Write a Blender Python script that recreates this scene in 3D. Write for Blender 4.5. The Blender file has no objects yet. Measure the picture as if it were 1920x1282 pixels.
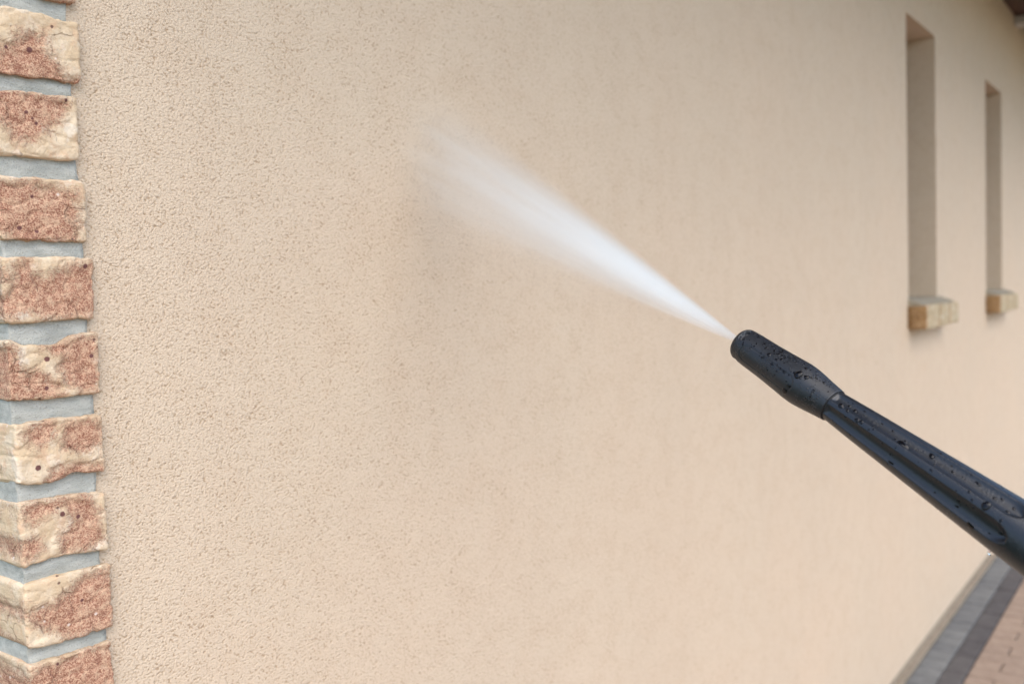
import bpy, bmesh, math, random
import numpy as np
from mathutils import Vector, Matrix, noise as mnoise

random.seed(7)
scene = bpy.context.scene
COL = scene.collection

# ------------------------------------------------------------------ camera
F_PX, CX, CY = 1733.81, 960.0, 641.0          # focal length and centre in pixels of the 1920 x 1282 photograph
FWD = np.array([0.79811526, 0.59990429, -0.05591845])
RGT = np.array([0.59899532, -0.80004436, -0.03366941])
UPV = np.array([0.06493567, 0.00662282, 0.99786747])
EYE = np.array([0.0, -1.0, 1.67546])           # a metre in front of the wall, at eye height
cam = bpy.data.cameras.new('camera')
cam.sensor_width = 36.0
cam.lens = F_PX / 1920 * 36
cam.clip_start, cam.clip_end = 0.02, 2000
cam.dof.use_dof = True
cam.dof.focus_distance = 0.955
cam.dof.aperture_fstop = 32.5 / 6.8
cam_o = bpy.data.objects.new('camera', cam)
COL.objects.link(cam_o)
_m = Matrix.Identity(4)
for _i in range(3):
    _m[_i][0], _m[_i][1], _m[_i][2], _m[_i][3] = RGT[_i], UPV[_i], -FWD[_i], EYE[_i]
cam_o.matrix_world = _m
scene.camera = cam_o

# ------------------------------------------------------------------ sky, sun, exposure
SUN_EL, SUN_ROT = math.radians(55), math.radians(216)
world = bpy.data.worlds.new('World')
scene.world = world
world.use_nodes = True
_wn = world.node_tree
_sky = _wn.nodes.new('ShaderNodeTexSky')
_sky.sky_type = 'NISHITA'
_sky.sun_disc = False
_sky.sun_elevation, _sky.sun_rotation = SUN_EL, SUN_ROT
_sky.air_density, _sky.dust_density, _sky.ozone_density = 1.0, 1.6, 1.0
_bg = _wn.nodes['Background']
_bg.inputs['Strength'].default_value = 0.15
_wn.links.new(_sky.outputs['Color'], _bg.inputs['Color'])
sun = bpy.data.lights.new('sun', 'SUN')
sun.energy = 1.2
sun.angle = math.radians(70)
sun.color = (1.0, 0.93, 0.84)
sun_o = bpy.data.objects.new('sun', sun)
COL.objects.link(sun_o)
_S = Vector((math.sin(SUN_ROT) * math.cos(SUN_EL), math.cos(SUN_ROT) * math.cos(SUN_EL), math.sin(SUN_EL)))
sun_o.rotation_euler = _S.to_track_quat('Z', 'Y').to_euler()
sun_o.location = (3, -6, 9)
vs = scene.view_settings
vs.view_transform, vs.look, vs.gamma, vs.use_curve_mapping = 'Standard', 'None', 1.0, False
vs.exposure = 1.41
scene.render.engine = 'CYCLES'
cy = scene.cycles
cy.use_denoising = True
cy.max_bounces, cy.diffuse_bounces, cy.glossy_bounces = 10, 3, 3
cy.transmission_bounces, cy.volume_bounces, cy.transparent_max_bounces = 8, 8, 8
cy.volume_step_rate = 1.0
cy.volume_max_steps = 256


# ------------------------------------------------------------------ helpers: view rays to real points
def ray(q):
    return FWD + RGT * (q[0] - CX) / F_PX - UPV * (q[1] - CY) / F_PX

def on_wall(q, y):
    d = ray(q)
    return EYE + d * ((y - EYE[1]) / d[1])

def at_depth(q, dep):
    return EYE + ray(q) * dep


# ------------------------------------------------------------------ helpers: objects
def tag(o, label=None, cat=None, group=None, kind=None):
    if label: o['label'] = label
    if cat: o['category'] = cat
    if group: o['group'] = group
    if kind: o['kind'] = kind
    return o

def empty(name, loc=(0, 0, 0)):
    o = bpy.data.objects.new(name, None)
    o.location = loc
    o.empty_display_size = 0.1
    COL.objects.link(o)
    return o

def link(name, me, mat, parent=None, loc=(0, 0, 0)):
    o = bpy.data.objects.new(name, me)
    if mat is not None and not me.materials:
        me.materials.append(mat)
    o.parent = parent
    o.location = loc
    COL.objects.link(o)
    return o

def mesh(name, verts, faces, smooth=False):
    me = bpy.data.meshes.new(name)
    me.from_pydata([tuple(v) for v in verts], [], faces)
    me.update()
    if smooth:
        me.polygons.foreach_set('use_smooth', [True] * len(me.polygons))
    return me

class MB:
    def __init__(self):
        self.v, self.f = [], []
    def box(self, x0, x1, y0, y1, z0, z1):
        n = len(self.v)
        self.v += [(x0, y0, z0), (x1, y0, z0), (x1, y1, z0), (x0, y1, z0), (x0, y0, z1), (x1, y0, z1), (x1, y1, z1), (x0, y1, z1)]
        self.f += [tuple(n + i for i in q) for q in ((0, 3, 2, 1), (4, 5, 6, 7), (0, 1, 5, 4), (1, 2, 6, 5), (2, 3, 7, 6), (3, 0, 4, 7))]
        return self
    def quad(self, *p):
        n = len(self.v)
        self.v += list(p)
        self.f.append(tuple(range(n, n + len(p))))
        return self
    def build(self, name, mat, parent=None, bevel=0.0, loc=(0, 0, 0)):
        me = mesh(name, self.v, self.f)
        if bevel:
            bm = bmesh.new(); bm.from_mesh(me)
            bmesh.ops.bevel(bm, geom=list(bm.edges), offset=bevel, segments=2, affect='EDGES', profile=0.6)
            bm.to_mesh(me); bm.free()
        return link(name, me, mat, parent, loc)


# ------------------------------------------------------------------ helpers: node materials
class NT:
    def __init__(self, name):
        self.mat = bpy.data.materials.new(name)
        self.mat.use_nodes = True
        self.t = self.mat.node_tree
        self.bsdf = self.t.nodes['Principled BSDF']
        self.out = self.t.nodes['Material Output']
        self._oc = None
    def n(self, kind, **kw):
        nd = self.t.nodes.new('ShaderNode' + kind)
        for k, v in kw.items():
            setattr(nd, k, v)
        return nd
    def put(self, sock, v):
        if hasattr(v, 'links') or isinstance(v, bpy.types.NodeSocket):
            self.t.links.new(v, sock)
        elif isinstance(v, (tuple, list)) and len(v) == 3 and sock.type == 'RGBA':
            sock.default_value = (*v, 1)
        else:
            sock.default_value = v
    def coord(self):
        if self._oc is None:
            self._oc = self.n('TexCoord').outputs['Object']
        return self._oc
    def rand(self):
        return self.n('ObjectInfo').outputs['Random']
    def vec(self, op, a, b=None):
        nd = self.n('VectorMath', operation=op)
        self.put(nd.inputs[0], a)
        if b is not None:
            self.put(nd.inputs[3] if op == 'SCALE' else nd.inputs[1], b)
        return nd.outputs[0]
    def m(self, op, a, b=None, c=None, clamp=False):
        nd = self.n('Math', operation=op, use_clamp=clamp)
        for i, v in enumerate((a, b, c)):
            if v is not None:
                self.put(nd.inputs[i], v)
        return nd.outputs[0]
    def noise(self, vec, scale, detail=2.0, rough=0.5, dist=0.0, color=False):
        nd = self.n('TexNoise')
        self.put(nd.inputs['Vector'], vec)
        for k, v in (('Scale', scale), ('Detail', detail), ('Roughness', rough), ('Distortion', dist)):
            nd.inputs[k].default_value = v
        return nd.outputs['Color' if color else 'Fac']
    def voro(self, vec, scale, feature='F1', out='Distance', rnd=1.0, smooth=None):
        nd = self.n('TexVoronoi', feature=feature)
        self.put(nd.inputs['Vector'], vec)
        nd.inputs['Scale'].default_value = scale
        nd.inputs['Randomness'].default_value = rnd
        if smooth is not None:
            nd.inputs['Smoothness'].default_value = smooth
        return nd.outputs[out]
    def step(self, v, lo, hi, a=0.0, b=1.0):
        nd = self.n('MapRange', interpolation_type='SMOOTHSTEP')
        for i, x in enumerate((v, lo, hi, a, b)):
            self.put(nd.inputs[i], x)
        return nd.outputs[0]
    def mix(self, fac, a, b, mode='MIX'):
        nd = self.n('Mix', data_type='RGBA', blend_type=mode)
        self.put(nd.inputs[0], fac)
        self.put(nd.inputs[6], a)
        self.put(nd.inputs[7], b)
        return nd.outputs[2]
    def attr(self, name):
        return self.n('Attribute', attribute_name=name).outputs['Fac']
    def bump(self, height, dist, strength=1.0, prev=None):
        nd = self.n('Bump')
        nd.inputs['Strength'].default_value = strength
        nd.inputs['Distance'].default_value = dist
        self.put(nd.inputs['Height'], height)
        if prev is not None:
            self.put(nd.inputs['Normal'], prev)
        return nd.outputs[0]
    def finish(self, color, rough=0.8, normal=None, spec=0.3, **kw):
        b = self.bsdf
        self.put(b.inputs['Base Color'], color)
        self.put(b.inputs['Roughness'], rough)
        b.inputs['Specular IOR Level'].default_value = spec
        if normal is not None:
            self.put(b.inputs['Normal'], normal)
        for k, v in kw.items():
            self.put(b.inputs[k], v)
        return self.mat


def mat_stucco():
    k = NT('rough_stucco')
    co = k.coord()
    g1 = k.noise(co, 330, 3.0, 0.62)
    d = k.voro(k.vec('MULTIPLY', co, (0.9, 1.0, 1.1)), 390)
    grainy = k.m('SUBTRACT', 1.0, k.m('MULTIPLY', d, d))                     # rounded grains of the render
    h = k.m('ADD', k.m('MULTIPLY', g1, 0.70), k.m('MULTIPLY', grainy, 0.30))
    pit = k.step(h, 0.38, 0.535, 1.0, 0.0)                  # dirt, plus shade painted into the crevices between the grains
    peak = k.step(h, 0.64, 0.80)
    # slow tint changes and faint vertical wash marks
    big = k.noise(co, 2.2, 1, 0.55)
    streak = k.noise(k.vec('MULTIPLY', co, (5.5, 1.0, 0.35)), 1.0, 2, 0.5)
    mott = k.noise(co, 16, 2, 0.6)
    base = k.mix(k.step(big, 0.35, 0.65), (0.584, 0.468, 0.343), (0.596, 0.472, 0.344))
    base = k.mix(k.m('MULTIPLY', k.step(streak, 0.40, 0.66), 0.22), base, (0.620, 0.505, 0.372))
    base = k.mix(k.m('MULTIPLY', k.step(mott, 0.42, 0.70), 0.25), base, (0.545, 0.410, 0.285))
    base = k.mix(k.m('MULTIPLY', peak, 0.45), base, (0.700, 0.590, 0.460))
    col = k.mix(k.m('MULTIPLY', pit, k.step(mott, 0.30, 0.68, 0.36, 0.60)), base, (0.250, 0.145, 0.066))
    # damp patch running down from where the jet strikes
    sx = k.n('SeparateXYZ')
    k.put(sx.inputs[0], co)
    wx = k.m('ADD', sx.outputs[0], k.m('MULTIPLY', k.m('SUBTRACT', streak, 0.5), 0.25))
    damp = k.m('MULTIPLY', k.m('MULTIPLY', k.step(wx, 0.93, 1.03), k.step(wx, 1.12, 1.26, 1.0, 0.0)), k.m('MULTIPLY', k.step(sx.outputs[2], 1.74, 1.90, 1.0, 0.0), k.step(sx.outputs[2], 1.25, 1.60)))
    col = k.mix(k.m('MULTIPLY', damp, 0.05), col, (0.46, 0.32, 0.205))
    nrm = k.bump(h, 0.0036, 1.0)
    return k.finish(col, 0.88, nrm, 0.2)


def mat_brick(name='handmade_brick', dark=(0.232, 0.098, 0.060), light=(0.560, 0.350, 0.232), slip_a=(0.560, 0.425, 0.275), slip_b=(0.640, 0.520, 0.370)):
    k = NT(name)
    off = k.n('CombineXYZ')
    r = k.rand()
    for i, s in enumerate((7.3, 3.1, 5.7)):
        k.put(off.inputs[i], k.m('MULTIPLY', r, s))
    co = k.vec('ADD', k.coord(), off.outputs[0])
    edge = k.m('ADD', k.m('MULTIPLY', k.m('SUBTRACT', k.noise(co, 80, 6, 0.68), 0.5), 0.024), k.m('MULTIPLY', k.m('SUBTRACT', k.noise(co, 420, 3, 0.7), 0.5), 0.030))
    sd = k.m('ADD', k.m('SUBTRACT', k.attr('cream'), 0.0012), edge)
    cream_m = k.step(sd, -0.0085, 0.0085)
    rim = k.m('MULTIPLY', k.step(sd, -0.0040, -0.0008), k.step(sd, -0.0008, 0.0012, 1.0, 0.0))
    grain = k.noise(co, 650, 3, 0.7)
    coarse = k.noise(co, 120, 4, 0.6)
    body = k.mix(k.step(grain, 0.38, 0.62), dark, light)
    body = k.mix(k.m('MULTIPLY', k.step(coarse, 0.48, 0.68), 0.55), body, (0.620, 0.430, 0.285))
    body = k.mix(k.m('MULTIPLY', k.step(coarse, 0.30, 0.46, 1.0, 0.0), 0.60), body, (0.190, 0.072, 0.048))
    body = k.mix(k.m('MULTIPLY', rim, 0.22), body, (0.120, 0.045, 0.030))
    body = k.mix(k.m('MULTIPLY', k.step(k.noise(co, 330, 3, 0.7), 0.60, 0.68), 0.60), body, (0.110, 0.045, 0.036))
    slip = k.mix(k.step(k.noise(co, 45, 4, 0.6), 0.38, 0.64), slip_a, slip_b)
    slip = k.mix(k.m('MULTIPLY', k.step(k.noise(co, 420, 3, 0.6), 0.54, 0.72), 0.35), slip, (0.470, 0.290, 0.170))
    slip = k.mix(k.m('MULTIPLY', k.step(k.noise(co, 32, 3, 0.6), 0.58, 0.66), 0.55), slip, (0.690, 0.610, 0.500))
    slip = k.mix(k.m('MULTIPLY', k.step(k.noise(co, 55, 5, 0.7), 0.50, 0.68), 0.6), slip, (0.540, 0.340, 0.215))
    col = k.mix(cream_m, body, slip)
    # grog: dark and pale grains of the clay
    vd = k.voro(co, 95)
    vc = k.voro(co, 95, out='Color')
    sel = k.n('SeparateColor')
    k.put(sel.inputs[0], vc)
    dots = k.m('MULTIPLY', k.step(vd, 0.10, 0.22, 1.0, 0.0), k.step(sel.outputs[0], 0.93, 0.95))
    dots2 = k.m('MULTIPLY', k.step(vd, 0.12, 0.20, 1.0, 0.0), k.step(sel.outputs[1], 0.90, 0.92))
    col = k.mix(k.m('MULTIPLY', dots, 0.85), col, (0.110, 0.055, 0.045))
    col = k.mix(k.m('MULTIPLY', dots2, 0.7), col, (0.72, 0.62, 0.54))
    spot = k.step(k.m('ADD', k.attr('spot'), k.m('MULTIPLY', k.m('SUBTRACT', grain, 0.5), 0.35)), 0.42, 0.62)
    col = k.mix(spot, col, (0.145, 0.066, 0.058))
    crack = k.voro(k.vec('ADD', co, k.vec('SCALE', k.noise(co, 50, 3, color=True), 0.02)), 21, 'DISTANCE_TO_EDGE')
    crk = k.m('MULTIPLY', k.step(crack, 0.008, 0.028, 1.0, 0.0), k.step(k.noise(co, 26, 2), 0.50, 0.62))
    col = k.mix(k.m('MULTIPLY', crk, 0.3), col, (0.140, 0.060, 0.038))
    h = k.m('ADD', k.m('MULTIPLY', k.noise(co, 260, 5, 0.65), 0.55), k.m('MULTIPLY', k.noise(co, 60, 3, 0.6), 0.55))
    h = k.m('ADD', h, k.m('MULTIPLY', cream_m, 0.28))
    h = k.m('SUBTRACT', h, k.m('MULTIPLY', crk, 0.4))
    h = k.m('SUBTRACT', h, k.m('MULTIPLY', dots, 0.2))
    return k.finish(col, 0.92, k.bump(h, 0.0032, 1.0), 0.15)


def mat_mortar():
    k = NT('pale_grey_mortar')
    co = k.coord()
    n1 = k.noise(k.vec('MULTIPLY', co, (0.5, 1, 1.6)), 70, 4, 0.6)
    n2 = k.noise(co, 600, 3, 0.65)
    n3 = k.noise(co, 26, 3, 0.6)
    col = k.mix(k.step(n1, 0.32, 0.68), (0.350, 0.355, 0.318), (0.475, 0.472, 0.420))
    col = k.mix(k.m('MULTIPLY', k.step(n2, 0.58, 0.68), 0.6), col, (0.17, 0.165, 0.14))
    col = k.mix(k.m('MULTIPLY', k.step(n3, 0.56, 0.74), 0.4), col, (0.34, 0.33, 0.27))
    h = k.m('ADD', k.m('MULTIPLY', n1, 0.45), k.m('MULTIPLY', n2, 0.55))
    return k.finish(col, 0.9, k.bump(h, 0.0036, 1.0), 0.2)


def mat_plain(name, a, b, scale=30, rough=0.8, bump=0.001, spec=0.3, stretch=(1, 1, 1), fine=400, objvar=0.0):
    k = NT(name)
    co = k.coord()
    if objvar:
        off = k.n('CombineXYZ')
        k.put(off.inputs[0], k.m('MULTIPLY', k.rand(), 9.0))
        co = k.vec('ADD', co, off.outputs[0])
    v = k.vec('MULTIPLY', co, stretch)
    n1 = k.noise(v, scale, 4, 0.6)
    n2 = k.noise(v, fine, 3, 0.6)
    f = k.m('ADD', k.m('MULTIPLY', k.step(n1, 0.3, 0.7), 0.6), k.m('MULTIPLY', k.step(n2, 0.35, 0.65), 0.4))
    col = k.mix(f, a, b)
    if objvar:
        col = k.mix(k.m('MULTIPLY', k.rand(), objvar), col, (0.75, 0.75, 0.78), 'MULTIPLY')
    h = k.m('ADD', k.m('MULTIPLY', n1, 0.5), k.m('MULTIPLY', n2, 0.5))
    return k.finish(col, rough, k.bump(h, bump), spec)


def mat_paver_sheet():
    k = NT('beige_paver_sheet')
    co = k.coord()
    br = k.n('TexBrick')
    rot = k.n('VectorRotate', rotation_type='Z_AXIS')
    k.put(rot.inputs['Vector'], co)
    rot.inputs['Angle'].default_value = math.pi / 2
    k.put(br.inputs['Vector'], rot.outputs[0])
    for s, v in (('Scale', 1.0), ('Mortar Size', 0.004), ('Brick Width', 0.208), ('Row Height', 0.104)):
        br.inputs[s].default_value = v
    k.put(br.inputs['Color1'], (0.36, 0.245, 0.185))
    k.put(br.inputs['Color2'], (0.42, 0.31, 0.24))
    k.put(br.inputs['Mortar'], (0.17, 0.14, 0.115))
    col = k.mix(k.m('MULTIPLY', k.noise(co, 25, 4, 0.6), 0.6), br.outputs['Color'], (0.33, 0.25, 0.2))
    h = k.m('SUBTRACT', k.m('MULTIPLY', k.noise(co, 300, 3), 0.3), br.outputs['Fac'])
    return k.finish(col, 0.85, k.bump(h, 0.003), 0.25)


def mat_plastic(name, base, rough, beads):
    k = NT(name)
    co = k.coord()
    fine = k.noise(co, 1500, 2, 0.6)
    wet = k.noise(co, 55, 3, 0.6)
    # film of very small beads of water in patches
    vd = k.voro(co, 520)
    bead = k.m('MULTIPLY', k.step(vd, 0.20, 0.46, 1.0, 0.0), k.step(wet, 0.46, 0.60))
    dust = k.m('MULTIPLY', k.step(k.noise(co, 700, 3, 0.7), 0.60, 0.74), 0.22)
    col = k.mix(dust, base, (0.07, 0.07, 0.07))
    ro = k.m('ADD', rough, k.m('MULTIPLY', k.m('SUBTRACT', wet, 0.5), -0.25))
    h = k.m('ADD', k.m('MULTIPLY', fine, 0.10), k.m('MULTIPLY', bead, beads))
    return k.finish(col, ro, k.bump(h, 0.0005), 0.48)


M_BEAD = NT('water_bead_on_black').finish((0.004, 0.004, 0.005), 0.04, None, 0.22)
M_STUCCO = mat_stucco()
M_BRICK = mat_brick()
M_BRICK_TAN = mat_brick('tan_sill_brick', (0.170, 0.095, 0.038), (0.400, 0.250, 0.110), (0.34, 0.275, 0.165), (0.44, 0.365, 0.24))
M_MORTAR = mat_mortar()
M_SILL = mat_plain('weathered_sill_mortar', (0.24, 0.205, 0.145), (0.33, 0.285, 0.21), 40, 0.9, 0.002)
M_WOOD = mat_plain('dark_brown_timber', (0.034, 0.012, 0.005), (0.060, 0.022, 0.009), 14, 0.6, 0.001, 0.3, (0.15, 1, 1))
M_BEAM = mat_plain('grey_painted_beam', (0.38, 0.37, 0.34), (0.46, 0.45, 0.42), 20, 0.6, 0.0006)
M_TILE = mat_plain('roof_covering', (0.13, 0.060, 0.040), (0.20, 0.085, 0.055), 12, 0.75, 0.002)
M_FRAME = mat_plain('window_frame_paint', (0.080, 0.040, 0.022), (0.110, 0.058, 0.032), 20, 0.45, 0.0003)
M_PLINTH = mat_plain('plinth_render', (0.22, 0.175, 0.125), (0.31, 0.255, 0.19), 30, 0.9, 0.002)
M_SHEET = mat_paver_sheet()
M_BEIGE = mat_plain('beige_paver', (0.235, 0.168, 0.122), (0.325, 0.248, 0.188), 22, 0.85, 0.0012, 0.25, objvar=0.45)
M_LGREY = mat_plain('light_grey_paver', (0.122, 0.123, 0.118), (0.190, 0.191, 0.182), 18, 0.7, 0.0012, 0.35, objvar=0.8)
M_DGREY = mat_plain('dark_grey_paver', (0.062, 0.056, 0.054), (0.105, 0.096, 0.092), 18, 0.7, 0.0012, 0.35, objvar=0.8)
M_SAND = mat_plain('jointing_sand', (0.15, 0.12, 0.095), (0.24, 0.195, 0.155), 200, 0.95, 0.001, 0.1)
M_LAWN = mat_plain('mown_lawn', (0.045, 0.075, 0.022), (0.075, 0.115, 0.038), 8, 0.9, 0.02, 0.1, fine=120)
M_NOZZLE = mat_plastic('black_nozzle_plastic', (0.0065, 0.0084, 0.0115), 0.43, 1.0)
M_BARREL = mat_plastic('black_barrel_plastic', (0.0060, 0.0082, 0.0120), 0.37, 0.25)
M_SEAL = NT('black_rubber').finish((0.008, 0.008, 0.008), 0.6, None, 0.3)
M_STEEL = NT('orifice_steel').finish((0.45, 0.45, 0.46), 0.3, None, 0.5, Metallic=1.0)
_g = NT('window_glass'); M_GLASS = _g.finish((0.9, 0.95, 0.95), 0.02, None, 0.5, **{'Transmission Weight': 1.0, 'IOR': 1.45})
_g = NT('water'); M_WATER = _g.finish((1, 1, 1), 0.0, None, 0.5, **{'Transmission Weight': 1.0, 'IOR': 1.333})

# ------------------------------------------------------------------ the setting: ground and paving
SOFFIT_Z = 3.323
WIN_X = (4.114, 5.835)
WIN_W, WIN_T, WIN_B = 0.515, 2.768, 1.583
BX0, BX1 = 0.4495, 0.5455                    # the brick strip along the corner of the house
WALL_END = 12.5

tag(MB().quad((-400, -400, -0.055), (400, -400, -0.055), (400, 400, -0.055), (-400, 400, -0.055)).build('ground', M_LAWN), kind='structure')
paving = MB().box(-4, 14, -7, -0.001, -0.30, -0.012).build('paving', M_SAND)
tag(paving, kind='structure')
# far and unseen parts of the terrace: one sheet of the same pavers, flush with those laid singly
PX0, PX1, PY = 3.12, 8.32, -0.938
tag(MB().quad((-4, -7, -0.002), (14, -7, -0.002), (14, PY, -0.002), (-4, PY, -0.002)).quad((-4, PY, -0.002), (PX0, PY, -0.002), (PX0, -0.021, -0.002), (-4, -0.021, -0.002)).quad((PX1, PY, -0.002), (14, PY, -0.002), (14, -0.021, -0.002), (PX1, -0.021, -0.002)).build('paver_field', M_SHEET, paving), kind='stuff')

def paver_mesh(lx, ly):
    return MB().box(-lx / 2, lx / 2, -ly / 2, ly / 2, -0.05, 0.0).build('paver', None, paving, 0.004).data

def drop_proto():
    for o in list(COL.objects):
        if o.name.startswith('paver') and not o.name.startswith('paver_field') and o.name.split('.')[0] == 'paver' and not o.data.materials:
            bpy.data.objects.remove(o)

meshes = {}
for key, lx, ly, mt in (('b', 0.098, 0.202, M_BEIGE), ('h', 0.098, 0.098, M_BEIGE), ('l', 0.098, 0.101, M_LGREY), ('d', 0.202, 0.084, M_DGREY)):
    meshes[key] = paver_mesh(lx, ly)
drop_proto()
for key, mt in (('b', M_BEIGE), ('h', M_BEIGE), ('l', M_LGREY), ('d', M_DGREY)):
    meshes[key].materials.append(mt)

def lay(key, x, y):
    o = link('paver', meshes[key], None, paving, (x, y, random.uniform(-0.0015, 0.0018)))
    o.rotation_euler = (random.uniform(-.006, .006), random.uniform(-.006, .006), random.uniform(-.012, .012))
for i in range(50):
    x = PX0 + 0.052 + 0.104 * i
    lay('l', x, -0.0665)
    if i % 2 == 0:
        lay('d', x + 0.052, -0.163)
    if i % 2:
        lay('h', x, -0.2605)
    for j in range(3):
        lay('b', x, -0.3125 - 0.208 * j - (0.104 if i % 2 else 0.0))
    lay('h' if i % 2 == 0 else 'h', x, -0.8845 - (0.104 if i % 2 else 0.0))

# ------------------------------------------------------------------ the house
house = tag(empty('house', (BX0, 0, 0)), 'beige rough stucco house with a red brick corner strip and two narrow windows', 'house')
house.matrix_world = Matrix.Identity(4)

def build_wall():
    b = MB()
    xs = [BX0 + 0.006, WIN_X[0], WIN_X[0] + WIN_W, WIN_X[1], WIN_X[1] + WIN_W, WALL_END]
    zs = [0.055, WIN_B - 0.012, WIN_T, 3.45]
    for i in range(5):
        for j in range(3):
            if j == 1 and i in (1, 3):
                x0, x1 = xs[i], xs[i + 1]
                D = 0.24
                b.quad((x0, 0, WIN_B - 0.012), (x0, 0, WIN_T), (x0, D, WIN_T), (x0, D, WIN_B - 0.012))
                b.quad((x1, 0, WIN_B - 0.012), (x1, D, WIN_B - 0.012), (x1, D, WIN_T), (x1, 0, WIN_T))
                b.quad((x0, 0, WIN_T), (x1, 0, WIN_T), (x1, D, WIN_T), (x0, D, WIN_T))
                b.quad((x0, 0, WIN_B - 0.012), (x0, D, WIN_B - 0.012), (x1, D, WIN_B - 0.012), (x1, 0, WIN_B - 0.012))
                continue
            b.quad((xs[i], 0, zs[j]), (xs[i + 1], 0, zs[j]), (xs[i + 1], 0, zs[j + 1]), (xs[i], 0, zs[j + 1]))
    x0 = xs[0]
    b.quad((x0, 0, 0.055), (x0, 0, 3.45), (x0, 7, 3.45), (x0, 7, 0.055))          # gable side
    b.quad((WALL_END, 0, 0.055), (WALL_END, 7, 0.055), (WALL_END, 7, 3.45), (WALL_END, 0, 3.45))
    b.quad((x0, 7, 0.055), (x0, 7, 3.45), (WALL_END, 7, 3.45), (WALL_END, 7, 0.055))
    b.quad((x0, 0, 0.055), (x0, 7, 0.055), (WALL_END, 7, 0.055), (WALL_END, 0, 0.055))
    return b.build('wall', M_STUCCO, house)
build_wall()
MB().box(BX0 + 0.012, WALL_END - 0.006, 0.012, 6.99, -0.05, 0.0545).build('plinth', M_PLINTH, house)
MB().box(PX0 - 6, WALL_END, -0.0125, 0.0115, -0.03, 0.012).build('base_strip', M_PLINTH, house)

# ---- bricks of the corner strip: outlines read off the photograph on the plane of their faces
FACE_Y = -0.012
TOP = {   # course: (upper edge, lower edge, right-hand end) as picture points
 1: ([(0,8),(50,16),(80,23),(108,34),(140,40),(150,43)], [(0,139),(50,146),(105,150),(130,157),(148,157),(153,152)], (153,100)),
 2: ([(0,165),(60,171),(140,182),(150,183)], [(0,290),(50,294),(100,300),(140,300),(148,299)], (149,240)),
 3: ([(0,327),(60,331),(130,336),(150,335),(160,340)], [(0,446),(10,452),(60,453),(120,453),(164,455)], (164,400)),
 4: ([(0,481),(80,481),(160,481),(176,483)], [(0,608),(60,606),(110,602),(135,599),(180,598)], (180,550)),
 5: ([(0,637),(25,638),(45,645),(80,648),(105,645),(135,630),(165,622),(182,622)], [(0,756),(60,750),(100,748),(150,740),(190,738)], (189,690)),
 6: ([(0,796),(40,795),(90,786),(180,777),(194,777)], [(0,911),(60,910),(90,907),(110,903),(130,893),(140,888),(196,886)], (197,840)),
 7: ([(0,944),(40,943),(80,935),(130,926),(185,921),(198,921)], [(0,1064),(35,1066),(50,1066),(80,1055),(120,1043),(160,1036),(202,1031)], (203,980)),
 8: ([(0,1095),(35,1100),(75,1088),(120,1075),(180,1062),(208,1056)], [(0,1210),(15,1215),(50,1217),(90,1213),(120,1205),(160,1192),(212,1177)], (213,1120)),
 9: ([(0,1238),(35,1247),(70,1245),(110,1232),(160,1215),(210,1200)], [(0,1372),(60,1370),(110,1360),(160,1345),(216,1330)], (216,1260)),
 0: ([(0,-150),(80,-135),(146,-115)], [(0,-20),(60,-12),(95,1),(120,5),(145,8)], (145,-40)),
}
RED = {   # areas where the pale slip has worn off down to the red body
 0: [[(0,-150),(150,-130),(150,10),(0,0)]],
 1: [[(-30,80),(0,82),(22,86),(30,66),(40,62),(44,72),(58,62),(68,62),(74,72),(82,62),(88,72),(84,92),(98,114),(112,124),(118,138),(128,146),(156,150),(150,164),(100,158),(-30,145)]],
 2: [[(-30,164),(60,172),(112,184),(134,192),(120,216),(106,232),(92,246),(78,244),(68,264),(42,266),(26,262),(14,236),(-30,206)]],
 3: [[(-30,345),(60,342),(112,352),(146,366),(150,396),(146,432),(150,448),(60,458),(22,452),(12,436),(-30,434)]],
 4: [[(28,498),(56,486),(60,512),(90,522),(120,506),(172,492),(184,520),(184,590),(120,596),(70,594),(58,586),(20,596),(-20,590),(-20,570),(22,540)], [(-20,490),(6,500),(18,520),(-20,530)]],
 5: [[(-30,650),(26,652),(34,664),(38,692),(60,700),(72,694),(112,722),(118,740),(84,750),(-30,758)], [(82,652),(140,634),(180,630),(186,700),(184,730),(150,736),(124,716),(112,690),(118,668)]],
 6: [[(60,800),(104,792),(110,808),(78,838),(58,832),(48,812)], [(120,800),(170,788),(196,800),(196,830),(160,846),(120,840)], [(100,882),(140,868),(196,868),(196,892),(130,896),(90,904)]],
 7: [[(46,952),(76,940),(124,938),(122,950),(84,966),(64,984),(50,974)], [(120,936),(170,930),(184,966),(196,1012),(180,1026),(116,1036),(118,1000),(140,976)], [(36,1016),(76,1008),(80,1030),(58,1048),(36,1044)], [(-30,1010),(12,1018),(26,1046),(24,1064),(-30,1068)]],
 8: [[(160,1076),(206,1066),(216,1130),(214,1180),(160,1190),(130,1196),(96,1180),(50,1160),(60,1144),(100,1134),(132,1106)], [(-30,1134),(20,1138),(50,1146),(58,1156),(20,1162),(-30,1152)], [(0,1214),(16,1206),(50,1212),(50,1220)]],
 9: [[(60,1262),(110,1240),(170,1216),(220,1206),(220,1345),(60,1380),(40,1300)], [(-30,1240),(6,1246),(10,1256),(-30,1262)]],
}
SPOT = {1: [(57,93,6.5),(13,88,4)], 2: [(51,210,4),(62,222,3),(70,231,4),(124,188,4)], 3: [(62,368,4),(39,427,5),(71,434,4)], 4: [(160,499,5.5)],
        5: [(89,673,6),(173,667,5),(89,728,5)], 6: [(72,877,6.5)], 7: [(117,963,6),(148,968,5)], 8: [(44,1163,5),(155,1125,4)], 9: [(22,1269,5),(108,1244,3.5)]}

def seg_curve(pts, y):
    w = np.array([on_wall(q, y) for q in pts])
    return w[:, 0], w[:, 2]

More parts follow.
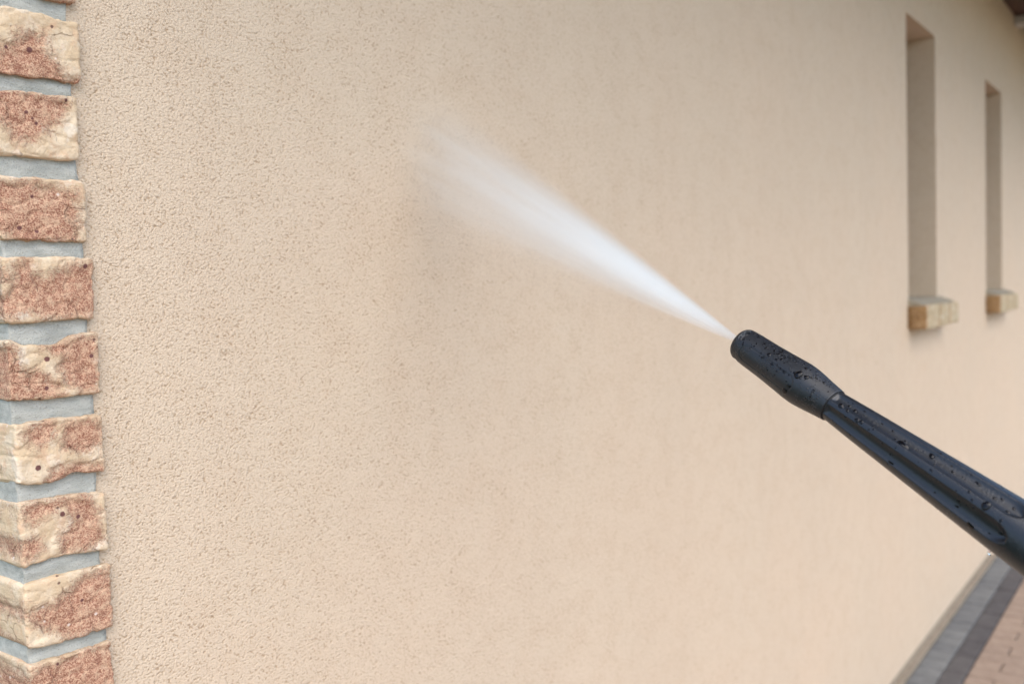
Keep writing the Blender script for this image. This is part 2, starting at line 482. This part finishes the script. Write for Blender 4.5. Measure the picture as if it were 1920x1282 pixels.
def poly_sd(P, poly):
    """signed distance of points P to a polygon: negative inside"""
    poly = np.asarray(poly)
    n = len(poly)
    d = np.full(len(P), 1e9)
    inside = np.zeros(len(P), bool)
    for i in range(n):
        a, b = poly[i], poly[(i + 1) % n]
        e, w = b - a, P - a
        t = np.clip((w @ e) / (e @ e + 1e-12), 0, 1)
        d = np.minimum(d, np.linalg.norm(w - t[:, None] * e, axis=1))
        c = (a[1] <= P[:, 1]) != (b[1] <= P[:, 1])
        with np.errstate(divide='ignore', invalid='ignore'):
            xi = a[0] + (P[:, 1] - a[1]) / (b[1] - a[1]) * e[0]
        inside ^= c & (P[:, 0] < xi)
    return np.where(inside, -d, d)

def box_grid(xs, ys, zs):
    """surface grid of a box with the given divisions, welded"""
    nx, ny, nz = len(xs), len(ys), len(zs)
    idx, verts, faces = {}, [], []
    def vid(i, j, k):
        key = (i, j, k)
        if key not in idx:
            idx[key] = len(verts)
            verts.append((xs[i], ys[j], zs[k]))
        return idx[key]
    for i in range(nx - 1):
        for k in range(nz - 1):
            faces.append((vid(i, 0, k), vid(i + 1, 0, k), vid(i + 1, 0, k + 1), vid(i, 0, k + 1)))
            faces.append((vid(i, ny - 1, k), vid(i, ny - 1, k + 1), vid(i + 1, ny - 1, k + 1), vid(i + 1, ny - 1, k)))
    for i in range(nx - 1):
        for j in range(ny - 1):
            faces.append((vid(i, j, 0), vid(i, j + 1, 0), vid(i + 1, j + 1, 0), vid(i + 1, j, 0)))
            faces.append((vid(i, j, nz - 1), vid(i + 1, j, nz - 1), vid(i + 1, j + 1, nz - 1), vid(i, j + 1, nz - 1)))
    for j in range(ny - 1):
        for k in range(nz - 1):
            faces.append((vid(0, j, k), vid(0, j, k + 1), vid(0, j + 1, k + 1), vid(0, j + 1, k)))
            faces.append((vid(nx - 1, j, k), vid(nx - 1, j + 1, k), vid(nx - 1, j + 1, k + 1), vid(nx - 1, j, k + 1)))
    return np.array(verts), faces

def make_brick(x0, x1, zlo, zhi, depth, nx, nz, seed, rad=0.0045, rough=1.0, face_y=FACE_Y, parent=None, red=None, spots=None, name='brick', slip=False):
    """zlo, zhi: functions of x. A hand-thrown brick: rounded, uneven, each face crumpled."""
    W = x1 - x0
    ys = np.array([0, .0012, .0026, .0045, .008, .014, .025, .05, .1, depth]) if depth > .12 else np.array([0, .0015, .004, .01, .03, depth])
    xs = np.linspace(0, W, nx)
    ts = np.linspace(0, 1, nz)
    V, Fc = box_grid(xs, ys, ts)
    X, Y, Tt = V[:, 0], V[:, 1], V[:, 2]
    lo, hi = zlo(x0 + X), zhi(x0 + X)
    H = hi - lo
    Z = Tt * H
    lo_in = np.stack([np.full_like(X, rad), np.full_like(X, rad), np.full_like(X, rad)], 1)
    hi_in = np.stack([np.full_like(X, W - rad), np.full_like(X, depth - rad), H - rad], 1)
    P = np.stack([X, Y, Z], 1)
    Q = np.clip(P, lo_in, hi_in)
    D = P - Q
    L = np.linalg.norm(D, axis=1)
    N = np.where(L[:, None] > 1e-9, D / np.maximum(L, 1e-9)[:, None], 0)
    # face points: push out to the radius along the true normal
    P2 = Q + N * rad
    P2[:, 0] += x0; P2[:, 1] += face_y; P2[:, 2] += lo
    sd = None
    if red is not None:
        sd = np.full(len(P2), 1e9)
        for poly in red:
            sd = np.minimum(sd, poly_sd(P2[:, [0, 2]], [on_wall(q, face_y)[[0, 2]] for q in poly]))
        # on the faces that turn away, what lies round the corner is mostly slip
        sd = np.clip(sd, -0.03, 0.03)
    if slip:                                      # sill bricks: pale slip on the front, bare body at the cut end
        sd = np.where(P2[:, 1] < face_y + 0.010, 0.018, -0.006) + 0.0 * X
        sd = np.where(X < 0.004, -0.008, sd)
    disp = np.empty(len(P2))
    for i, v in enumerate(P2):
        a = Vector((v[0] + seed * 1.37, v[1], v[2] + seed * 0.71))
        disp[i] = 0.0016 * mnoise.fractal(a * 55, 0.9, 2.0, 4) + 0.0011 * mnoise.noise(a * 19)
        rg = 1 - abs(mnoise.noise(Vector((a.x * 34, a.y * 34, a.z * 60)))) * 2
        disp[i] -= 0.0016 * max(0, rg - 0.72) / 0.28
    if sd is not None:
        nz_ = np.array([mnoise.fractal(Vector((v[0], v[1], v[2])) * 70, 0.8, 2.0, 3) for v in P2]) * 0.008
        disp -= 0.0019 * np.clip((-(sd + nz_)) / 0.006 + 0.3, 0, 1)
    P2 = P2 + N * (disp * rough)[:, None]
    me = bpy.data.meshes.new(name)
    org = np.array([x0, face_y, float(np.min(lo))])
    me.from_pydata((P2 - org).tolist(), [], Fc)
    me.polygons.foreach_set('use_smooth', [True] * len(me.polygons))
    if sd is not None:
        at = me.attributes.new('cream', 'FLOAT', 'POINT')
        at.data.foreach_set('value', sd.astype(np.float32))
    if spots:
        sp = np.zeros(len(P2))
        for (qx, qy, r) in spots:
            c = on_wall((qx, qy), face_y)
            rr = r / F_PX * 0.85
            d = np.hypot(P2[:, 0] - c[0], P2[:, 2] - c[2])
            sp = np.maximum(sp, np.clip(1 - 0.5 * d / rr, 0, 1))
        sp[P2[:, 1] > face_y + 0.01] = 0
        at = me.attributes.new('spot', 'FLOAT', 'POINT')
        at.data.foreach_set('value', sp.astype(np.float32))
    me.update()
    o = link(name, me, M_BRICK_TAN if slip else M_BRICK, parent, tuple(org))
    return o

# the bed of mortar behind the bricks, with every joint standing a little back from the faces
def mortar_strip(name, x0, x1, y0, depth, z0, z1, parent, nx=24, dz=0.004, round_r=0.003):
    nz = int((z1 - z0) / dz)
    xs = np.linspace(x0, x1, nx)
    zs = np.linspace(z0, z1, nz)
    ys = np.array([y0, y0 + .002, y0 + .006, y0 + .02, y0 + .08, y0 + depth])
    V, Fc = box_grid(xs, ys, zs)
    for v in V:
        a = Vector(v)
        d = 0.0016 * mnoise.fractal(Vector((a.x * 30, a.y * 30, a.z * 75)), 0.9, 2, 4) + 0.0012 * mnoise.noise(Vector((a.x * 12, a.y * 12 + 7, a.z * 24)))
        if v[1] < y0 + 0.004: v[1] += d
        if v[0] < x0 + 1e-6: v[0] -= d
        if v[0] > x1 - 1e-6: v[0] += 3.0 * mnoise.noise(Vector((3.3, 1.0, a.z * 22))) * 0.0015 + d
    return link(name, mesh(name, V, Fc, True), M_MORTAR, parent)

quoin = mortar_strip('corner_strip', BX0 + 0.004, BX1 - 0.0065, -0.0035, 0.205, 0.0, SOFFIT_Z, house)

def interp(xw, zw):
    o = np.argsort(xw)
    xw, zw = xw[o], zw[o]
    return lambda x: np.interp(x, xw, zw)

seen_top, seen_bot = -1e9, 1e9
for c in range(10):
    up, dn, re = TOP[c]
    xr = on_wall(re, FACE_Y)[0]
    zt, zb = interp(*seg_curve(up, FACE_Y)), interp(*seg_curve(dn, FACE_Y))
    make_brick(BX0 + random.uniform(-.0012, .0012), xr, zb, zt, 0.21, 66, 50, c * 3.1 + 1, parent=quoin, red=RED[c], spots=SPOT.get(c), rad=0.0042, rough=0.85)
    seen_top = max(seen_top, float(zt(0.5)))
    seen_bot = min(seen_bot, float(zb(0.5)))
PITCH = 0.0856
def plain_course(zb, h, seed):
    s1, s2 = random.uniform(-.03, .03), random.uniform(-.03, .03)
    f1 = lambda x: zb + s1 * (x - 0.5) + 0.002 * np.sin(x * 60 + seed)
    f2 = lambda x: zb + h + s2 * (x - 0.5) + 0.002 * np.sin(x * 47 + seed * 2)
    make_brick(BX0 + random.uniform(-.002, .002), BX1 + random.uniform(-.003, .004), f1, f2, 0.21, 22, 16, seed, parent=quoin, rad=0.005)
z = seen_bot - 0.019
n = 0
while z - 0.066 > 0.004:
    plain_course(z - 0.067, 0.067, 40 + n); z -= PITCH; n += 1
z = seen_top + 0.019
while z + 0.067 < SOFFIT_Z:
    plain_course(z, 0.067, 80 + n); z += PITCH; n += 1

# ---- windows with their brick sills
SILL_CUT = ((0.0, 0.226), (0.242, 0.418), (0.434, 0.606))
for w, x0 in enumerate(WIN_X):
    x1 = x0 + WIN_W
    yf = 0.165
    wf = MB()
    t = 0.055
    wf.box(x0 + .001, x0 + t, yf, yf + 0.06, WIN_B + .001, WIN_T - .001)
    wf.box(x1 - t, x1 - .001, yf, yf + 0.06, WIN_B + .001, WIN_T - .001)
    wf.box(x0 + t, x1 - t, yf + .002, yf + 0.058, WIN_B + .001, WIN_B + t)
    wf.box(x0 + t, x1 - t, yf + .002, yf + 0.058, WIN_T - t, WIN_T - .001)
    win = wf.build('window', M_FRAME, house)
    MB().box(x0 + t - .004, x1 - t + .004, yf + 0.022, yf + 0.030, WIN_B + t - .004, WIN_T - t + .004).build('pane', M_GLASS, win)
    MB().box(x0 + .002, x1 - .002, yf + 0.072, yf + 0.074, WIN_B + .002, WIN_T - .002).build('blind', M_BEAM, win)
    # sloping bed of mortar, bricks on edge below it
    xs0 = x0 - 0.020
    bed = MB()
    z_in, z_out = WIN_B, 1.560
    bed.v += [(xs0 + .012, -0.056, z_out), (xs0 + .603, -0.056, z_out), (xs0 + .603, -0.0008, z_in - .004), (xs0 + .012, -0.0008, z_in - .004),
              (xs0 + .012, -0.050, 1.470), (xs0 + .603, -0.050, 1.470), (xs0 + .603, -0.0008, 1.470), (xs0 + .012, -0.0008, 1.470)]
    bed.f += [(0, 1, 2, 3), (4, 7, 6, 5), (0, 4, 5, 1), (1, 5, 6, 2), (2, 6, 7, 3), (3, 7, 4, 0)]
    bed.quad((x0 + .001, -0.0008, z_in - .004), (x1 - .001, -0.0008, z_in - .004), (x1 - .001, yf, z_in + .002), (x0 + .001, yf, z_in + .002))
    sill = bed.build('window_sill', M_SILL, house)
    for bnum, (a, b_) in enumerate(SILL_CUT):
        sk = 0.002 * bnum
        make_brick(xs0 + a, xs0 + b_, lambda x: 0 * x + 1.453 + sk, lambda x: 0 * x + 1.5555 - sk, 0.092, 20, 14, 130 + 7 * w + bnum, parent=sill, rad=0.006, face_y=-0.079, rough=1.3, slip=True)

# ---- eaves: boarded soffit, fascia, gutter, cross beam and roof
soff = MB().box(0.05, WALL_END + 0.4, -1.10, -0.002, SOFFIT_Z + 0.024, SOFFIT_Z + 0.05).build('soffit', M_WOOD, house)
for i in range(10):
    ya = -1.0895 + i * 0.1088
    MB().box(0.05, WALL_END + 0.4, ya, ya + 0.104, SOFFIT_Z + 0.001 * (i % 2), SOFFIT_Z + 0.0235).build('board', M_WOOD, soff, 0.003)
fas = MB().box(0.05, WALL_END + 0.4, -1.130, -1.102, SOFFIT_Z - 0.02, SOFFIT_Z + 0.19).build('fascia', M_WOOD, house)
gut = MB()
for i in range(12):
    a0, a1 = math.pi + math.pi * i / 12, math.pi + math.pi * (i + 1) / 12
    p = [(-1.195 + 0.062 * math.cos(a), SOFFIT_Z + 0.17 + 0.062 * math.sin(a)) for a in (a0, a1)]
    gut.quad((0.05, p[0][0], p[0][1]), (0.05, p[1][0], p[1][1]), (WALL_END + .4, p[1][0], p[1][1]), (WALL_END + .4, p[0][0], p[0][1]))
gut.build('gutter', M_BEAM, house)
rf = MB()
rf.quad((0.03, -1.20, SOFFIT_Z + 0.20), (WALL_END + .42, -1.20, SOFFIT_Z + 0.20), (WALL_END + .42, 3.5, SOFFIT_Z + 2.3), (0.03, 3.5, SOFFIT_Z + 2.3))
rf.quad((0.03, 3.5, SOFFIT_Z + 2.3), (WALL_END + .42, 3.5, SOFFIT_Z + 2.3), (WALL_END + .42, 7.7, SOFFIT_Z + 0.20), (0.03, 7.7, SOFFIT_Z + 0.20))
rf.build('roof', M_TILE, house)
for bx in (6.82,):
    MB().box(bx, bx + 0.12, -1.05, -0.001, SOFFIT_Z - 0.055, SOFFIT_Z - 0.002).build('cross_beam', M_BEAM, house, 0.006)

# ------------------------------------------------------------------ the lance
TIP = at_depth((1390, 643), 0.92)
REAR = at_depth((1920, 1005), 0.715)
AX = REAR - TIP
LV = np.linalg.norm(AX)
AX = AX / LV
toward = EYE - (TIP + REAR) / 2
FX = toward - AX * (toward @ AX)
FX /= np.linalg.norm(FX)                       # side of the lance that faces the photographer
FY = np.cross(AX, FX)
if FY @ UPV < 0:
    FY = -FY
lance = tag(empty('pressure_washer_lance'), 'black plastic pressure washer lance, wet with drops, spraying at the stucco wall', 'pressure washer')
_lm = Matrix.Identity(4)
for _i in range(3):
    _lm[_i][0], _lm[_i][1], _lm[_i][2], _lm[_i][3] = FX[_i], FY[_i], AX[_i], TIP[_i]
lance.matrix_world = _lm
HAND = 1.0 if np.dot(np.cross(FX, FY), AX) > 0 else -1.0
if HAND < 0:                                    # keep a right-handed frame
    for _i in range(3):
        _lm[_i][0] = FX[_i]; _lm[_i][1] = FY[_i]; _lm[_i][2] = AX[_i]

def project(P):
    d = P - EYE
    zc = d @ FWD
    return np.array([CX + F_PX * (d @ RGT) / zc, CY - F_PX * (d @ UPV) / zc]), zc

def s_of(px):
    """distance along the lance of the axis point seen at picture column px"""
    lo, hi = -0.1, LV * 1.6
    for _ in range(60):
        mid = (lo + hi) / 2
        if project(TIP + AX * mid)[0][0] < px: lo = mid
        else: hi = mid
    return lo

def r_of(s, width):
    return width / 2 / F_PX * project(TIP + AX * s)[1]

def where(q):
    """(s, angle, radius) on the lance surface met by the view ray of a picture point"""
    d = ray(q); d = d / np.linalg.norm(d)
    best = None
    for t in np.linspace(0.45, 1.1, 2600):
        P = EYE + d * t - TIP
        s = P @ AX
        x, y = P @ FX, P @ FY
        rr = math.hypot(x, y)
        if s > -0.002 and rr <= lance_r(s):
            return s, math.atan2(y, x), lance_r(s)
        if best is None or rr - lance_r(s) < best[0]:
            best = (rr - lance_r(s), s, math.atan2(y, x))
    return best[1], best[2], lance_r(best[1])

S_COL = s_of(1560)
NZ = [(s_of(px), r_of(s_of(px), w)) for px, w in ((1390, 60), (1397, 64), (1412, 67), (1440, 70), (1470, 76), (1492, 81), (1505, 82), (1518, 79.5), (1540, 72), (1560, 66))]
BR = [(s_of(px), r_of(s_of(px), w)) for px, w in ((1556, 57), (1562, 60), (1620, 71), (1700, 84), (1800, 101), (1900, 117), (1960, 124))]
_s0, _r0 = BR[-1]
BR += [(_s0 + 0.05, _r0 * 1.0), (_s0 + 0.12, _r0 * 0.97), (_s0 + 0.20, _r0 * 0.95), (_s0 + 0.205, _r0 * 0.80)]
def lance_r(s):
    if s < S_COL:
        return float(np.interp(s, [a for a, _ in NZ], [b for _, b in NZ]))
    return float(np.interp(s, [a for a, _ in BR], [b for _, b in BR]))

def smooth_profile(pts, step):
    s = np.array([p[0] for p in pts]); r = np.array([p[1] for p in pts])
    n = max(2, int((s[-1] - s[0]) / step))
    ss = np.linspace(s[0], s[-1], n)
    rr = np.interp(ss, s, r)
    k = max(1, int(0.004 / step))
    pad = np.concatenate([[rr[0] * 2 - x for x in rr[k:0:-1]], rr, [rr[-1] * 2 - x for x in rr[-2:-k - 2:-1]]])
    ker = np.hanning(2 * k + 3)[1:-1]; ker /= ker.sum()
    return ss, np.convolve(pad, ker, 'valid')

def lathe(ss, rr, nseg, mod=None):
    """rings of nseg points along s with an optional change of radius (s, theta) -> delta"""
    th = np.linspace(-math.pi, math.pi, nseg, endpoint=False)
    S, T = np.meshgrid(ss, th, indexing='ij')
    Rr = np.repeat(np.asarray(rr)[:, None], nseg, 1)
    if mod is not None:
        Rr = Rr + mod(S, T, Rr)
    V = np.stack([Rr * np.cos(T), Rr * np.sin(T), S], -1).reshape(-1, 3)
    Fc = []
    for i in range(len(ss) - 1):
        for j in range(nseg):
            j2 = (j + 1) % nseg
            Fc.append((i * nseg + j, i * nseg + j2, (i + 1) * nseg + j2, (i + 1) * nseg + j))
    return V, Fc

def wrap(a):
    return (a + math.pi) % (2 * math.pi) - math.pi

# nozzle head
ss, rr = smooth_profile(NZ, 0.0006)
R0 = NZ[0][1]
# rounded lip, bore inside
lip_s = [0.022, 0.014, 0.010, 0.0095, 0.004, 0.0008, -0.0004, -0.0008, -0.0006, 0.0004, 0.0016]
lip_r = [0.001, R0 * .30, R0 * .40, R0 * .55, R0 * .66, R0 * .74, R0 * .79, R0 * .85, R0 * .91, R0 * .965, R0 * .99]
tail_s = [S_COL + 0.0008, S_COL + 0.0014, S_COL + 0.0012, S_COL - 0.004]
tail_r = [rr[-1] * .995, rr[-1] * .97, rr[-1] * .93, rr[-1] * .86]
keep = ss > 0.0022
ps = np.concatenate([lip_s, ss[keep], tail_s]); pr = np.concatenate([lip_r, rr[keep], tail_r])
pan0 = where((1386, 660)); pan1 = where((1484, 722)); pan_c = where((1424, 682))
vent_t, vent_b = where((1402, 629)), where((1377, 676))
NL = len(lip_s)
def nozzle_mod(S, T, R):
    d = np.zeros_like(S)
    # stadium-shaped inset panel on the side, outlined by a fine groove
    ha = 0.0082
    sa, sb = pan0[0] + ha, pan1[0] - ha
    tc = pan_c[1]
    u = np.clip(S, sa, sb)
    dist = np.hypot(S - u, wrap(T - tc) * R)
    inner = dist < ha + 0.02
    d -= np.where(inner, 0.00055 * np.exp(-((dist - ha) / 0.00055) ** 2), 0)
    d -= 0.00025 * np.clip((ha - dist) / 0.0008, 0, 1)
    # parting seam along the upper side
    d -= 0.0005 * np.exp(-(wrap(T - 1.02) * R / 0.0005) ** 2) * np.clip((S - S_COL * .62) / .004, 0, 1)
    # vents round the mouth
    for vt in (vent_t[1], vent_b[1], 2.6, -2.6):
        e = np.hypot((S - 0.0062) / 0.0030, wrap(T - vt) * R / (0.0085 if vt > 0 else 0.0060))
        d -= 0.0048 * np.clip((1.08 - e) / 0.16, 0, 1)
    outer = np.zeros_like(S); outer[NL - 2:, :] = 1
    return d * outer
V, Fc = lathe(ps, pr, 220, nozzle_mod)
nozzle = link('nozzle', mesh('nozzle', V, Fc, True), M_NOZZLE, lance)
# steel orifice in the bore
V, Fc = lathe([0.0105, 0.0075, 0.0072, 0.0078, 0.016], [0.0034, 0.0031, 0.0022, 0.0009, 0.0007], 40)
link('orifice', mesh('orifice', V, Fc, True), M_STEEL, nozzle)
# seal between head and barrel
V, Fc = lathe([S_COL - .003, S_COL - .0005, S_COL + .0014, S_COL + .0024, S_COL + .0026], [rr[-1] * .80, rr[-1] * .90, rr[-1] * .915, rr[-1] * .90, rr[-1] * .80], 64)
link('seal', mesh('seal', V, Fc, True), M_SEAL, lance)

# fluted barrel
ss, rr = smooth_profile(BR, 0.0016)
S_END = s_of(1912)
def barrel_mod(S, T, R):
    d = np.zeros_like(S)
    for deg in (34, -25, 148, -152):
        tc = math.radians(deg)
        half = math.radians(20)
        w = np.abs(wrap(T - tc))
        # flutes end in a rounded scoop near the grip
        x = np.clip((S - (S_END - 0.014)) / 0.014, 0, 1)
        cut = half * np.sqrt(np.clip(1 - x ** 2, 0, 1))
        prof = np.clip(1 - (w / np.maximum(cut, 1e-4)) ** 2, 0, 1) ** 0.7
        prof = np.where(S > S_END, 0, prof)
        run_in = np.clip((S - (S_COL + 0.0012)) / 0.004, 0.25, 1)
        d -= 0.20 * R * prof * run_in
    d -= 0.0006 * np.exp(-(wrap(T - 1.30) * R / 0.0006) ** 2)
    return d
V, Fc = lathe(ss, rr, 252, barrel_mod)
barrel = link('barrel', mesh('barrel', V, Fc, True), M_BARREL, lance)
# steel pipe and coupling behind the barrel, out of the picture to the right
V, Fc = lathe([_s0 + .198, _s0 + .205, _s0 + .235, _s0 + .24, _s0 + .24, _s0 + .52], [.006, .013, .013, .011, .0075, .0075], 32)
link('pipe', mesh('pipe', V, Fc, True), M_SEAL, lance)

# drops of water clinging to the lance
def surf_point(s, th):
    R = lance_r(s)
    if s >= S_COL + 0.003:
        R = R + float(barrel_mod(np.array([[s]]), np.array([[th]]), np.array([[R]]))[0, 0])
    return R
def drop_geo(s, th, r, hgt, n=12, m=5, stretch=1.0, seed=0):
    """a flattened bead on the surface; returns verts and faces in the lance frame"""
    R = surf_point(s, th)
    nrm = Vector((math.cos(th), math.sin(th), 0))
    tan = Vector((-math.sin(th), math.cos(th), 0))
    ax = Vector((0, 0, 1))
    c = nrm * (R - 0.0001)
    c.z = s
    vs, fs = [], []
    rnd = random.Random(seed)
    ph = [rnd.uniform(0, 6.28) for _ in range(3)]
    for i in range(m):
        lat = (i / m) * math.pi / 2
        for j in range(n):
            a = 2 * math.pi * j / n
            k = 1 + 0.10 * math.sin(2 * a + ph[0]) + 0.07 * math.sin(3 * a + ph[1])
            rad = r * math.cos(lat) * k
            vs.append(c + ax * (rad * math.cos(a) * stretch) + tan * (rad * math.sin(a)) + nrm * (hgt * math.sin(lat)))
    vs.append(c + nrm * hgt)
    vs.append(c - nrm * 0.0003)
    for i in range(m - 1):
        for j in range(n):
            fs.append((i * n + j, i * n + (j + 1) % n, (i + 1) * n + (j + 1) % n, (i + 1) * n + j))
    for j in range(n):
        fs.append(((m - 1) * n + j, (m - 1) * n + (j + 1) % n, m * n))
        fs.append(((j + 1) % n, j, m * n + 1))
    return vs, fs
BIG = [((1497, 702), 9.5, 1), ((1512, 707), 5.5, 1), ((1471, 733), 7, 1), ((1442, 665), 5, 1), ((1692, 834), 10, 1.4), ((1750, 849), 7, 1.1), ((1849, 948), 10, 1), ((1819, 985), 8, 1.1), ((1669, 869), 5.5, 1.2),
       ((1577, 761), 6, 1.2), ((1604, 766), 5, 1), ((1589, 770), 4, 1), ((1607, 788), 5, 1.2), ((1615, 791), 5, 1), ((1594, 757), 4, 1), ((1868, 927), 4.5, 1), ((1837, 901), 4, 1.8), ((1904, 946), 4, 1), ((1882, 930), 3.5, 1.2)]
for i, (q, pr_, st) in enumerate(BIG):
    s, th, R = where(q)
    r = 0.85 * pr_ / F_PX * project(TIP + AX * s)[1]
    vs, fs = drop_geo(s, th, r, r * (0.2 if i in (2, 7, 8) else 0.4), 24, 8, st, i)
    link('water_drop', mesh('water_drop', vs, fs, True), M_BEAD, nozzle if s < S_COL else barrel)
for par, s0, s1, cnt in ((nozzle, 0.010, S_COL * 0.97, 190), (barrel, S_COL + 0.006, S_END + 0.02, 150)):
    AV, AF = [], []
    for i in range(cnt):
        s = random.uniform(s0, s1)
        th = random.uniform(-0.9, 1.9) if par is barrel else random.triangular(-0.6, 1.9, 0.8)
        r = random.choice((0.0004, 0.0006, 0.0006, 0.0008, 0.0010, 0.0014)) * random.uniform(0.7, 1.15)
        vs, fs = drop_geo(s, th, r, r * 0.22, 10, 3, random.uniform(0.9, 1.5), i + 500)
        n0 = len(AV)
        AV += vs; AF += [tuple(n0 + j for j in f) for f in fs]
    tag(link('fine_drops', mesh('fine_drops', AV, AF, True), M_BEAD, par), kind='stuff')
# the one drop about to fall from the underside
_d = at_depth((1858, 1035), float(np.dot(TIP + AX * s_of(1800) - EYE, FWD)))
bm = bmesh.new()
bmesh.ops.create_uvsphere(bm, u_segments=20, v_segments=14, radius=0.0026)
for v in bm.verts:
    v.co.z *= 1.25 if v.co.z > 0 else 1.0
me = bpy.data.meshes.new('hanging_drop')
bm.to_mesh(me); bm.free()
me.polygons.foreach_set('use_smooth', [True] * len(me.polygons))
hd = link('hanging_drop', me, M_WATER, barrel)
hd.matrix_parent_inverse = lance.matrix_world.inverted()
hd.location = tuple(_d)

# ------------------------------------------------------------------ the jet of water
HIT = on_wall((800, 312), 0.0)
SA = HIT - TIP
SL = float(np.linalg.norm(SA))
SA = SA / SL
_v = (TIP + HIT) / 2 - EYE
E1 = np.cross(_v, SA); E1 /= np.linalg.norm(E1)
if E1 @ UPV < 0: E1 = -E1
E2 = np.cross(SA, E1)

def mat_spray():
    k = NT('water_spray')
    k.t.nodes.remove(k.bsdf)
    co = k.coord()
    sp = k.n('SeparateXYZ')
    k.put(sp.inputs[0], co)
    x, y, z = sp.outputs
    zz = k.m('ADD', z, 0.018)
    t = k.m('DIVIDE', x, zz)                      # angle across the fan
    q = k.m('DIVIDE', y, zz)                      # angle through its thickness
    cv = k.n('CombineXYZ')
    k.put(cv.inputs[0], k.m('MULTIPLY', t, 26.0)); k.put(cv.inputs[1], k.m('MULTIPLY', q, 26.0)); k.put(cv.inputs[2], k.m('MULTIPLY', z, 2.2))
    strand = k.noise(cv.outputs[0], 1.0, 3, 0.6)
    t = k.m('ADD', t, k.m('MULTIPLY', k.m('SUBTRACT', strand, 0.5), 0.03))
    # across: firm upper edge, core, long soft lower side
    upper = k.step(t, 0.050, 0.155, 1.0, 0.0)
    lower = k.step(t, -0.115, 0.065)
    core = k.m('MULTIPLY', upper, lower)
    veil = k.m('MULTIPLY', upper, k.step(t, -0.26, -0.02))
    thick = k.m('EXPONENT', k.m('MULTIPLY', k.m('POWER', k.m('DIVIDE', q, 0.075), 2.0), -1.0))
    # along: thick white at the nozzle, thinning towards the wall
    along = k.m('DIVIDE', k.m('EXPONENT', k.m('MULTIPLY', z, -3.1)), zz)
    veil_al = k.m('DIVIDE', k.step(z, 0.03, 0.35), zz)
    st = k.step(strand, 0.32, 0.68, 0.30, 1.60)
    den = k.m('MULTIPLY', k.m('MULTIPLY', core, along), k.m('MULTIPLY', st, 38.0))
    den = k.m('ADD', den, k.m('MULTIPLY', k.m('MULTIPLY', veil, veil_al), 0.8))
    den = k.m('MULTIPLY', den, thick)
    # mist thrown back where the jet meets the wall
    mv = k.vec('SUBTRACT', co, (-0.015, 0.0, SL - 0.05))
    mv = k.vec('DIVIDE', mv, (0.085, 0.10, 0.11))
    ln = k.n('VectorMath', operation='LENGTH')
    k.put(ln.inputs[0], mv)
    mist = k.m('MULTIPLY', k.m('EXPONENT', k.m('MULTIPLY', k.m('POWER', ln.outputs['Value'], 2.0), -1.6)), k.step(k.noise(co, 9, 3, 0.6), 0.25, 0.75, 0.5, 1.4))
    den = k.m('ADD', den, k.m('MULTIPLY', mist, 0.50))
    pv = k.n('VolumePrincipled')
    pv.inputs['Color'].default_value = (0.972, 0.996, 1.0, 1)
    pv.inputs['Anisotropy'].default_value = 0.5
    k.put(pv.inputs['Density'], den)
    k.t.links.new(pv.outputs[0], k.out.inputs['Volume'])
    return k.mat
M_SPRAY = mat_spray()
bm = bmesh.new()
rings = []
NSEG = 28
for zr in np.linspace(-0.002, SL + 0.22, 12):
    zz = max(zr + 0.03, 0.028)
    hi, lo, th = 0.166 * zz + 0.001, -0.275 * zz - 0.001, 0.185 * zz
    if zr > 0.4:
        g = min(1, (zr - 0.4) / 0.3)
        hi += 0.035 * g; lo -= 0.03 * g; th += 0.05 * g
    c0, ra = (hi + lo) / 2, (hi - lo) / 2
    if zr < 0.03:
        c0 *= max(0.0, zr / 0.03); ra = 0.006 + (ra - 0.006) * max(0.0, zr / 0.03); th = 0.006 + (th - 0.006) * max(0, zr / 0.03)
    ring = []
    for j in range(NSEG):
        a = 2 * math.pi * j / NSEG
        P = TIP + SA * zr + E1 * (c0 + ra * math.cos(a)) + E2 * (th * math.sin(a))
        ring.append(bm.verts.new(P))
    rings.append(ring)
for a, b in zip(rings, rings[1:]):
    for j in range(NSEG):
        bm.faces.new((a[j], a[(j + 1) % NSEG], b[(j + 1) % NSEG], b[j]))
bm.faces.new(rings[0][::-1]); bm.faces.new(rings[-1])
cut = bmesh.ops.bisect_plane(bm, geom=list(bm.verts) + list(bm.edges) + list(bm.faces), plane_co=(0, -0.004, 0), plane_no=(0, 1, 0), clear_outer=True)
bmesh.ops.holes_fill(bm, edges=[e for e in bm.edges if e.is_boundary])
bmesh.ops.recalc_face_normals(bm, faces=list(bm.faces))
_sm = Matrix.Identity(4)
for _i in range(3):
    _sm[_i][0], _sm[_i][1], _sm[_i][2], _sm[_i][3] = E1[_i], E2[_i], SA[_i], TIP[_i]
bm.transform(_sm.inverted())
me = bpy.data.meshes.new('water_spray')
bm.to_mesh(me); bm.free()
spray = link('water_spray', me, M_SPRAY)
spray.matrix_world = _sm
M_SPRAY.cycles.volume_step_rate = 0.5
tag(spray, 'white fan of water spray shooting from the black nozzle onto the wall', 'water spray', kind='stuff')
